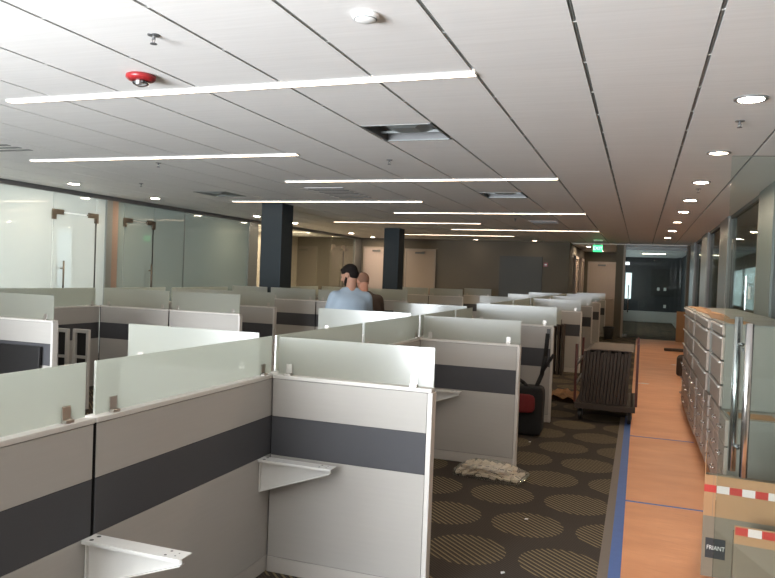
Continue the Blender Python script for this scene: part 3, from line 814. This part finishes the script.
# ---------------------------------------------------------------- cart of boards
t = empty('board_cart', (-.325, 8.99, 0), label='low cart with dull red uprights carrying dark boards in the aisle', cat='cart')
m = MB(); m.box(-.32, .32, -.58, .58, .17, .205); m.build('deck', 'board', t, .004)
m = MB(); m.box(-.33, .33, -.60, -.56, .15, .21); m.box(-.33, -.30, -.56, .56, .15, .21); m.box(.30, .33, -.56, .56, .15, .21); m.build('deck_frame', 'board', t, .003)
for sx in (-.27, .27):
    for sy in (-.48, .48):
        w = MB().tube((sx-.018, sy, .07), (sx+.018, sy, .07), .07, seg=20).build('wheel', 'black', t)
        m = MB(); m.box(sx-.028, sx-.022, sy-.02, sy+.02, .06, .15); m.box(sx+.022, sx+.028, sy-.02, sy+.02, .06, .15); m.box(sx-.028, sx+.028, sy-.03, sy+.03, .145, .15); m.build('wheel_fork', 'alud', w)
for sx, mt in ((-.335, 'reddark'), (.335, 'reddark')):
    for sy in (-.52, .52):
        box('upright', mt, sx-.014, sx+.014, sy-.02, sy+.02, .21, .92 if sx > 0 else .88, t, .003)
m = MB(); m.box(-.349, -.321, -.50, .50, .62, .65); m.box(.321, .349, -.50, .50, .62, .65); m.box(-.345, -.325, -.50, .50, .40, .42); m.box(.325, .345, -.50, .50, .40, .42); m.build('side_rail', 'alud', t)
for k in range(14):
    x = -.262+.0375*k; lean = .035
    m = MB(); m.box(-.016, .016, -.545, .52, 0, .595+.012*math.sin(k*2.1))
    mt = Matrix.Shear('XY', 4, (0, 0))
    for v in m.bm.verts: v.co.x += v.co.z*.06
    o = m.build('storage_board', 'board', bevel=.002); o.location = (-.325+x-.01, 8.99, .2105)
    tag(o, 'dark brown upright board on the red cart, %s from the left' % (['first']+ORD[1:])[k], 'board', 'boards on the red cart')
o = MB().box(-.22, .25, -.53, .50, 0, .012).build('cover_sheet', 'boardtop'); o.location = (-.29, 8.99, .8235)
tag(o, 'brown sheet laid flat over the boards on the cart', 'board')

# ---------------------------------------------------------------- tool bag behind second wing
t = empty('tool_bag', (-1.09, 7.45, 0), label='black tool bag with red pocket and tall straps standing behind the second wing', cat='bag')
m = MB(); m.box(-.25, .20, -.14, .16, .0, .50)
for v in m.bm.verts:
    if v.co.z > .3: v.co.x = v.co.x*.86+.03; v.co.y *= .7
bmesh.ops.subdivide_edges(m.bm, edges=m.bm.edges, cuts=4, use_grid_fill=True)
for v in m.bm.verts: v.co += Vector((random.uniform(-.006, .006), random.uniform(-.008, .008), random.uniform(-.002, .006)))
o = m.build('bag_body', 'blacknylon', t, smooth=True); sb = o.modifiers.new('sub', 'SUBSURF'); sb.levels = 1; sb.render_levels = 1
m = MB(); m.box(-.22, .13, -.175, -.13, .24, .43); bmesh.ops.subdivide_edges(m.bm, edges=m.bm.edges, cuts=2, use_grid_fill=True)
o = m.build('red_pocket', 'rednylon', t, smooth=True); sb = o.modifiers.new('sub', 'SUBSURF'); sb.levels = 1; sb.render_levels = 1
m = MB(); m.path([(-.2, -.05, .47), (-.17, -.06, .56), (-.08, -.07, .58), (.0, -.05, .53), (.06, -.05, .47)], .018); m.build('carry_handle', 'blacknylon', t, smooth=True)
m = MB(); m.path([(.10, .0, .44), (.17, .0, .62), (.20, .0, .82), (.215, .0, 1.05)], .022); m.path([(.18, .0, .66), (.25, -.02, .78), (.285, -.02, .84)], .016)
m.build('shoulder_strap', 'blacknylon', t, smooth=True)
o = MB().box(-.018, .018, -.006, .006, 0, .1).build('strap_buckle', 'alud', t); o.location = (.222, 0, 1.0)

# brown boards in the gap between the runs
for i, (dx, hh) in enumerate(((0, .93), (.045, .86), (-.05, .80))):
    o = MB().box(-.018, .018, -.15, .15, 0, hh).build('stacked_plank', 'board', bevel=.002); o.location = (-1.27+dx*1.5, 12.45, .0005)
    tag(o, 'brown board standing on edge by the far aisle-side run, %s' % ['tallest in the middle', 'on the right', 'shortest, on the left'][i], 'board', 'boards in the gap')

# ---------------------------------------------------------------- bag of packets on the carpet
t = empty('packet_bag', (-1.075, 5.66, .0), rz=-.13, label='clear plastic bag full of small white hardware packets on the carpet', cat='plastic bag')
m = MB(); m.box(-.27, .27, -.13, .13, .004, .130)
bmesh.ops.subdivide_edges(m.bm, edges=m.bm.edges, cuts=7, use_grid_fill=True)
for v in m.bm.verts:
    e = max(0, abs(v.co.x)/.27)**3; f = max(0, abs(v.co.y)/.13)**3
    if v.co.z > .02: v.co.z = .012+(v.co.z-.012)*(1-.62*e)*(1-.45*f)+random.uniform(-.01, .012)
    v.co.x += random.uniform(-.008, .008)+(.03 if v.co.x > .26 and v.co.z > .03 else 0)
    v.co.z = max(.001, v.co.z)
m.build('bag_film', 'bag', t, smooth=False)
spots = [(-.232+.058*i, -.099+.066*j, 0) for i in range(9) for j in range(4)] + [(-.18+.060*i, -.066+.066*j, 1) for i in range(7) for j in range(3)]
for i, (a, b, l) in enumerate(spots):
    m = MB(); sx, sy, sz = random.uniform(.021, .026), random.uniform(.022, .028), random.uniform(.008, .012)
    m.box(-sx, sx, -sy, sy, -sz, sz)
    o = m.build('hardware_packet', 'packet', bevel=.003)
    o.location = t.location + Matrix.Rotation(-.13, 3, 'Z') @ Vector((a, b+random.uniform(-.002, .002), (.030+.052*l)*1.0+random.uniform(-.003, .006)))
    o.rotation_euler = (random.uniform(-.1, .45), random.uniform(-.4, .4), -.13+random.uniform(-.12, .12)*(1+2.5*l))
    if i % 3 == 0:
        q = MB().box(-sx*.7, sx*.7, -sy*.25, sy*.25, sz, sz+.0008).build('printed_label', 'print', o)
    tag(o, 'small white hardware packet inside the clear bag on the carpet', 'packet', 'packets in the clear bag')

# ---------------------------------------------------------------- debris
def crumb(x, y, s, label, mat='whitepl', name='paper_scrap', cat='paper scrap', rz=.4, ratio=.6, zz=.0005):
    m = MB(); m.prism([(-s, -s*ratio*.6), (s*.6, -s*ratio), (s, s*ratio*.4), (-s*.2, s*ratio)], 'z', 0, .004)
    o = m.build(name, mat); o.location = (x, y, zz); o.rotation_euler = (0, 0, rz); return tag(o, label, cat)
crumb(-.65, 4.77, .014, 'tiny white scrap on the carpet disc in the aisle')
crumb(-.64, 3.84, .016, 'tiny white scrap at the bottom edge on the carpet', rz=1)
crumb(-.96, 7.06, .012, 'tiny pale scrap on the carpet beside the tool bag')
crumb(.12, 12.1, .085, 'white paper scrap lying on the brown floor paper', rz=-.1, ratio=.5, zz=.0035)
crumb(.70, 15.3, .05, 'small pale scrap on the brown paper beside the far cabinets', rz=-.1, ratio=.5, zz=.0035)
# crumpled cardboard by the cart
m = MB(); g = 6
vs = [[m.bm.verts.new((-.2+.4*i/g, -.32+.64*j/g+.05*math.sin(i), .012+.07*abs(math.sin(i*1.1+j*.8))*(1 if 0 < i < g else .4)+.02*random.random())) for j in range(g+1)] for i in range(g+1)]
for i in range(g):
    for j in range(g): m.bm.faces.new((vs[i][j], vs[i+1][j], vs[i+1][j+1], vs[i][j+1]))
ex = bmesh.ops.solidify(m.bm, geom=m.bm.faces[:], thickness=.004)
o = m.build('crumpled_cardboard', 'card'); o.location = (-.90, 9.93, .001); tag(o, 'crumpled brown cardboard on the carpet left of the cart', 'cardboard')
# cardboard roll beside cabinets, slab, leaning panel, bucket, rag
t = empty('cardboard_roll', (.78, 13.55, .0035), label='short brown cardboard roll against the far floor pedestals', cat='cardboard')
m = MB(); m.lathe([(.11, 0), (.12, .02), (.12, .30), (.10, .34)], (0, 0, 0)); o = m.build('roll_body', 'board', t, smooth=True); o.rotation_euler = (.2, 0, 0); o.location=(0,0,.02)
m = MB(); m.box(.02, .16, -.14, -.125, .02, .28); m.build('torn_flap', 'card', t)
o = MB().box(-.32, .32, -.10, .10, 0, .06).build('dark_slab', 'board', bevel=.01); o.location = (.93, 18.5, .0035); tag(o, 'dark flat slab lying on the brown paper at the far right', 'slab')
o = MB().box(-.13, .13, -.015, .015, 0, .86).build('leaning_board', 'card', bevel=.003); o.location = (1.13, 21.55, .004); o.rotation_euler = (math.radians(-4), 0, 0); tag(o, 'reddish brown board standing against the pier by the lobby glass', 'board')
t = empty('waste_bucket', (-.80, 21.2, 0), label='dark grey waste bucket beside the lobby pier', cat='bucket')
MB().lathe([(.12, 0), (.15, .30), (.16, .31), (.15, .315), (.14, .30), (.11, .02)], (0, 0, 0)).build('bucket_body', 'alud', t, smooth=True)
MB().lathe([(.165, .315), (.165, .33), (.05, .36)], (0, 0, 0)).build('bucket_lid', 'black', t, smooth=True)
m = MB(); m.ball((0, 0, .10), (.10, .08, .10), 12); m.ball((.06, 0, .19), (.05, .05, .05), 10)
for v in m.bm.verts: v.co += Vector([random.uniform(-.012, .012) for _ in range(3)]); v.co.z = max(.001, v.co.z)
o = m.build('crumpled_rag', 'rag'); o.location = (-1.12, 21.0, 0); tag(o, 'crumpled pale rag on the floor left of the waste bucket', 'rag')

# ---------------------------------------------------------------- persons
def person(loc, rz, H, lean, headyaw, headpitch, skin, hairmat, shirt, label, bald=False, beard=False, arms=(.5, .5)):
    """local frame: faces +Y. lean = forward bend of the torso (radians)"""
    s = H/1.75
    t = empty('person', loc, rz, label, 'person')
    hip = Vector((0, 0, .93))
    def T(x, y, z):   # torso point relative to hip, bent forward
        v = Matrix.Rotation(-lean, 3, 'X') @ Vector((x, y, z)); return (hip+v)*s
    def P(x, y, z): return Vector((x, y, z))*s
    neck, chest = T(0, -.01, .56), T(0, .0, .34)
    hc = T(0, .035, .705)
    HR = Matrix.Rotation(headyaw, 3, 'Z') @ Matrix.Rotation(-headpitch, 3, 'X')
    def Hd(x, y, z): return hc + (HR @ Vector((x, y, z)))*s
    q = lambda *r: tuple(a*s for a in r)
    sh = {sd: T(sd*.18, -.01, .445) for sd in (-1, 1)}
    el = {sd: sh[sd] + (Vector((sd*.07, -.02+.20*arms[0], -.25)))*s for sd in (-1, 1)}
    wr = {sd: el[sd] + Vector((-sd*.07, .20, -.10+.02*sd))*s for sd in (-1, 1)}
    kn = {sd: P(sd*.10, .03, .49) for sd in (-1, 1)}; an = {sd: P(sd*.115, -.02, .09) for sd in (-1, 1)}
    m = MB()
    m.cap(T(0, 0, .02), .125*s, T(0, 0, .2), .12*s); m.cap(T(0, 0, .2), .12*s, chest, .135*s)
    m.cap(T(-.11, 0, .42), .085*s, T(.11, 0, .42), .085*s)
    m.cap(T(-.13, 0, .45), .055*s, T(.13, 0, .45), .055*s)
    m.cap(T(0, -.01, .50), .062*s, hc+(HR@Vector((0, -.02, -.05)))*s, .056*s)
    # head: cranium, face, jaw, nose, brow, lips, ears
    R3 = HR
    m.ball(Hd(0, -.012, .03), q(.076, .095, .088), 18, R3)
    m.ball(Hd(0, .022, -.015), q(.066, .070, .088), 18, R3)
    m.ball(Hd(0, .045, -.075), q(.042, .036, .034), 14, R3)
    m.cap(Hd(0, .088, .012), .009*s, Hd(0, .108, -.022), .013*s)
    m.cap(Hd(-.03, .078, .028), .011*s, Hd(.03, .078, .028), .011*s)
    m.cap(Hd(-.016, .090, -.052), .008*s, Hd(.016, .090, -.052), .008*s)
    for sd in (-1, 1): m.ball(Hd(sd*.078, -.005, -.003), q(.010, .020, .032), 10, R3)
    for sd in (-1, 1):
        m.cap(sh[sd], .056*s, el[sd], .040*s); m.cap(el[sd], .040*s, wr[sd], .027*s)
        d = (wr[sd]-el[sd]).normalized(); side = Vector((1, 0, 0)); up = d.cross(side).normalized()
        pc = wr[sd]+d*.045*s
        m.ball(pc, q(.040, .046, .020), 12)
        for k_, (off, ln) in enumerate(((-.027, .060), (-.009, .072), (.009, .068), (.027, .054))):
            a = pc+side*off*s+d*.036*s; b = a+d*ln*.55*s-Vector((0, 0, .006))*s; c_ = b+d*ln*.45*s-Vector((0, 0, .020))*s
            m.cap(a, .0088*s, b, .0080*s); m.cap(b, .0080*s, c_, .0068*s)
        a = wr[sd]-side*sd*.025*s+d*.02*s; b = a-side*sd*.025*s+d*.03*s; c_ = b+d*.03*s-side*sd*.004*s
        m.cap(a, .012*s, b, .010*s); m.cap(b, .010*s, c_, .008*s)
        m.cap(P(sd*.09, 0, .90), .085*s, kn[sd], .058*s); m.cap(kn[sd], .056*s, an[sd], .038*s)
        m.cap(P(sd*.118, -.04, .05), .036*s, P(sd*.125, .14, .035), .030*s)
    body = m.build('body', skin, t, remesh=.0085, sm_it=3)
    # shirt: torso and short sleeves
    m = MB()
    m.cap(T(0, 0, -.04), .150*s, T(0, 0, .2), .142*s); m.cap(T(0, 0, .2), .142*s, T(0, 0, .36), .152*s)
    m.cap(T(-.10, 0, .0), .115*s, T(-.11, 0, .42), .108*s); m.cap(T(.10, 0, .0), .115*s, T(.11, 0, .42), .108*s)
    m.cap(T(-.12, -.005, .45), .08*s, T(0, -.005, .49), .072*s); m.cap(T(.12, -.005, .45), .08*s, T(0, -.005, .49), .072*s)
    m.cap(T(-.07, -.01, .525), .048*s, T(.07, -.01, .525), .048*s)
    m.ball(T(0, -.005, .27), (.205*s, .150*s, .25*s), 20)
    m.ball(T(0, -.015, .38), (.215*s, .135*s, .13*s), 20)
    for sd in (-1, 1):
        m.cap(sh[sd], .082*s, sh[sd].lerp(el[sd], .72), .066*s)
    m.build('t_shirt', shirt, t, remesh=.014, sm_it=14)
    m = MB()
    m.cap(P(-.07, 0, .93), .115*s, P(.07, 0, .93), .115*s)
    for sd in (-1, 1): m.cap(P(sd*.09, 0, .88), .105*s, kn[sd], .078*s); m.cap(kn[sd], .078*s, an[sd]+Vector((0, 0, .0)), .062*s)
    m.build('trousers', 'denim', t, remesh=.014)
    for sd in (-1, 1):
        m = MB(); m.cap(P(sd*.118, -.05, .046), .045*s, P(sd*.126, .16, .042), .041*s); m.cap(P(sd*.118, -.04, .05), .046*s, P(sd*.117, -.03, .11), .046*s)
        o = m.build('shoe', 'shoe', t, remesh=.01)
    # hair cap
    m = MB()
    if bald:
        m.ball(Hd(0, -.022, .036), q(.079, .092, .088), 16, R3)
    else:
        m.ball(Hd(0, -.018, .048), q(.081, .100, .083), 18, R3); m.ball(Hd(0, -.055, .0), q(.074, .062, .062), 16, R3)
        m.cap(Hd(-.035, .058, .086), .016*s, Hd(.035, .058, .086), .016*s)
    m.build('hair', hairmat, t, remesh=.008, sm_it=2)
    if beard:
        m = MB(); m.ball(Hd(0, .050, -.083), q(.046, .040, .032), 14, R3)
        for sd in (-1, 1): m.cap(Hd(sd*.05, .045, -.065), .020*s, Hd(sd*.064, .010, -.015), .014*s)
        m.cap(Hd(-.02, .090, -.042), .007*s, Hd(.02, .090, -.042), .007*s)
        m.build('beard', 'hair', t, remesh=.007, sm_it=2)
    m = MB()
    for sd in (-1, 1): m.ball(Hd(sd*.028, .084, .008), q(.010, .006, .006), 8, R3)
    m.build('eyes', 'eye', t)
    return t
person((-2.95, 7.15, 0), math.radians(40), 1.69, .12, math.radians(48), math.radians(20), 'skin', 'hair', 'tee',
       'person with dark hair and beard in pale blue T-shirt, looking down left', beard=True)
person((-3.08, 7.90, 0), math.radians(30), 1.66, .38, math.radians(20), math.radians(22), 'skinred', 'stubble', 'brownshirt',
       'person with shaved head in a dark brown T-shirt, standing behind the pale blue one', bald=True)

# ---------------------------------------------------------------- light
def area(name, loc, rot, sx, sy, power, col, spread=None):
    l = bpy.data.lights.new(name, 'AREA'); l.shape = 'RECTANGLE'; l.size = sx; l.size_y = sy; l.energy = power; l.color = col
    if spread: l.spread = spread
    o = bpy.data.objects.new(name, l); COL.objects.link(o); o.location = loc; o.rotation_euler = rot; return o
# daylight by unseen windows behind the viewer and in the left offices, plus added fills
area('added_ceiling_uplight', (-3.7, -2.85, .72), (PI/2+math.radians(47), 0, math.radians(-6)), 3.5, 1.0, 310, (.92, .96, 1.0), math.radians(130))  # unseen uplight added to brighten the ceiling
area('daylight_front_window', (-3.7, -2.9, 1.6), (PI/2-math.radians(4), 0, math.radians(-8)), 3.5, 1.7, 400, (.86, .93, 1.0))
area('added_office_fill', (-9.9, 17.5, 2.70), (0, 0, 0), 1.6, 4.5, 110, (1, .82, .62))  # warm fill added below the beige office's fixtures to brighten its walls
area('daylight_office_window', (-12.55, 7.2, 1.6), (0, -PI/2-math.radians(12), 0), 1.4, 4.2, 100, (.93, .98, 1.0))
area('daylight_office_window_rear', (-12.55, 12.2, 1.6), (0, -PI/2, 0), 1.4, 4.0, 26, (.84, .94, 1.0))
w = bpy.data.worlds.new('world'); SC.world = w; w.use_nodes = True
bg = w.node_tree.nodes['Background']; bg.inputs[0].default_value = (.75, .88, 1, 1); bg.inputs[1].default_value = .8

SC.view_settings.view_transform = 'Standard'; SC.view_settings.look = 'None'; SC.view_settings.gamma = 1; SC.view_settings.use_curve_mapping = False
SC.view_settings.exposure = .95
SC.cycles.use_denoising = True
SC.cycles.max_bounces = 8; SC.cycles.transparent_max_bounces = 16; SC.cycles.diffuse_bounces = 4
SC.cycles.sample_clamp_indirect = 6
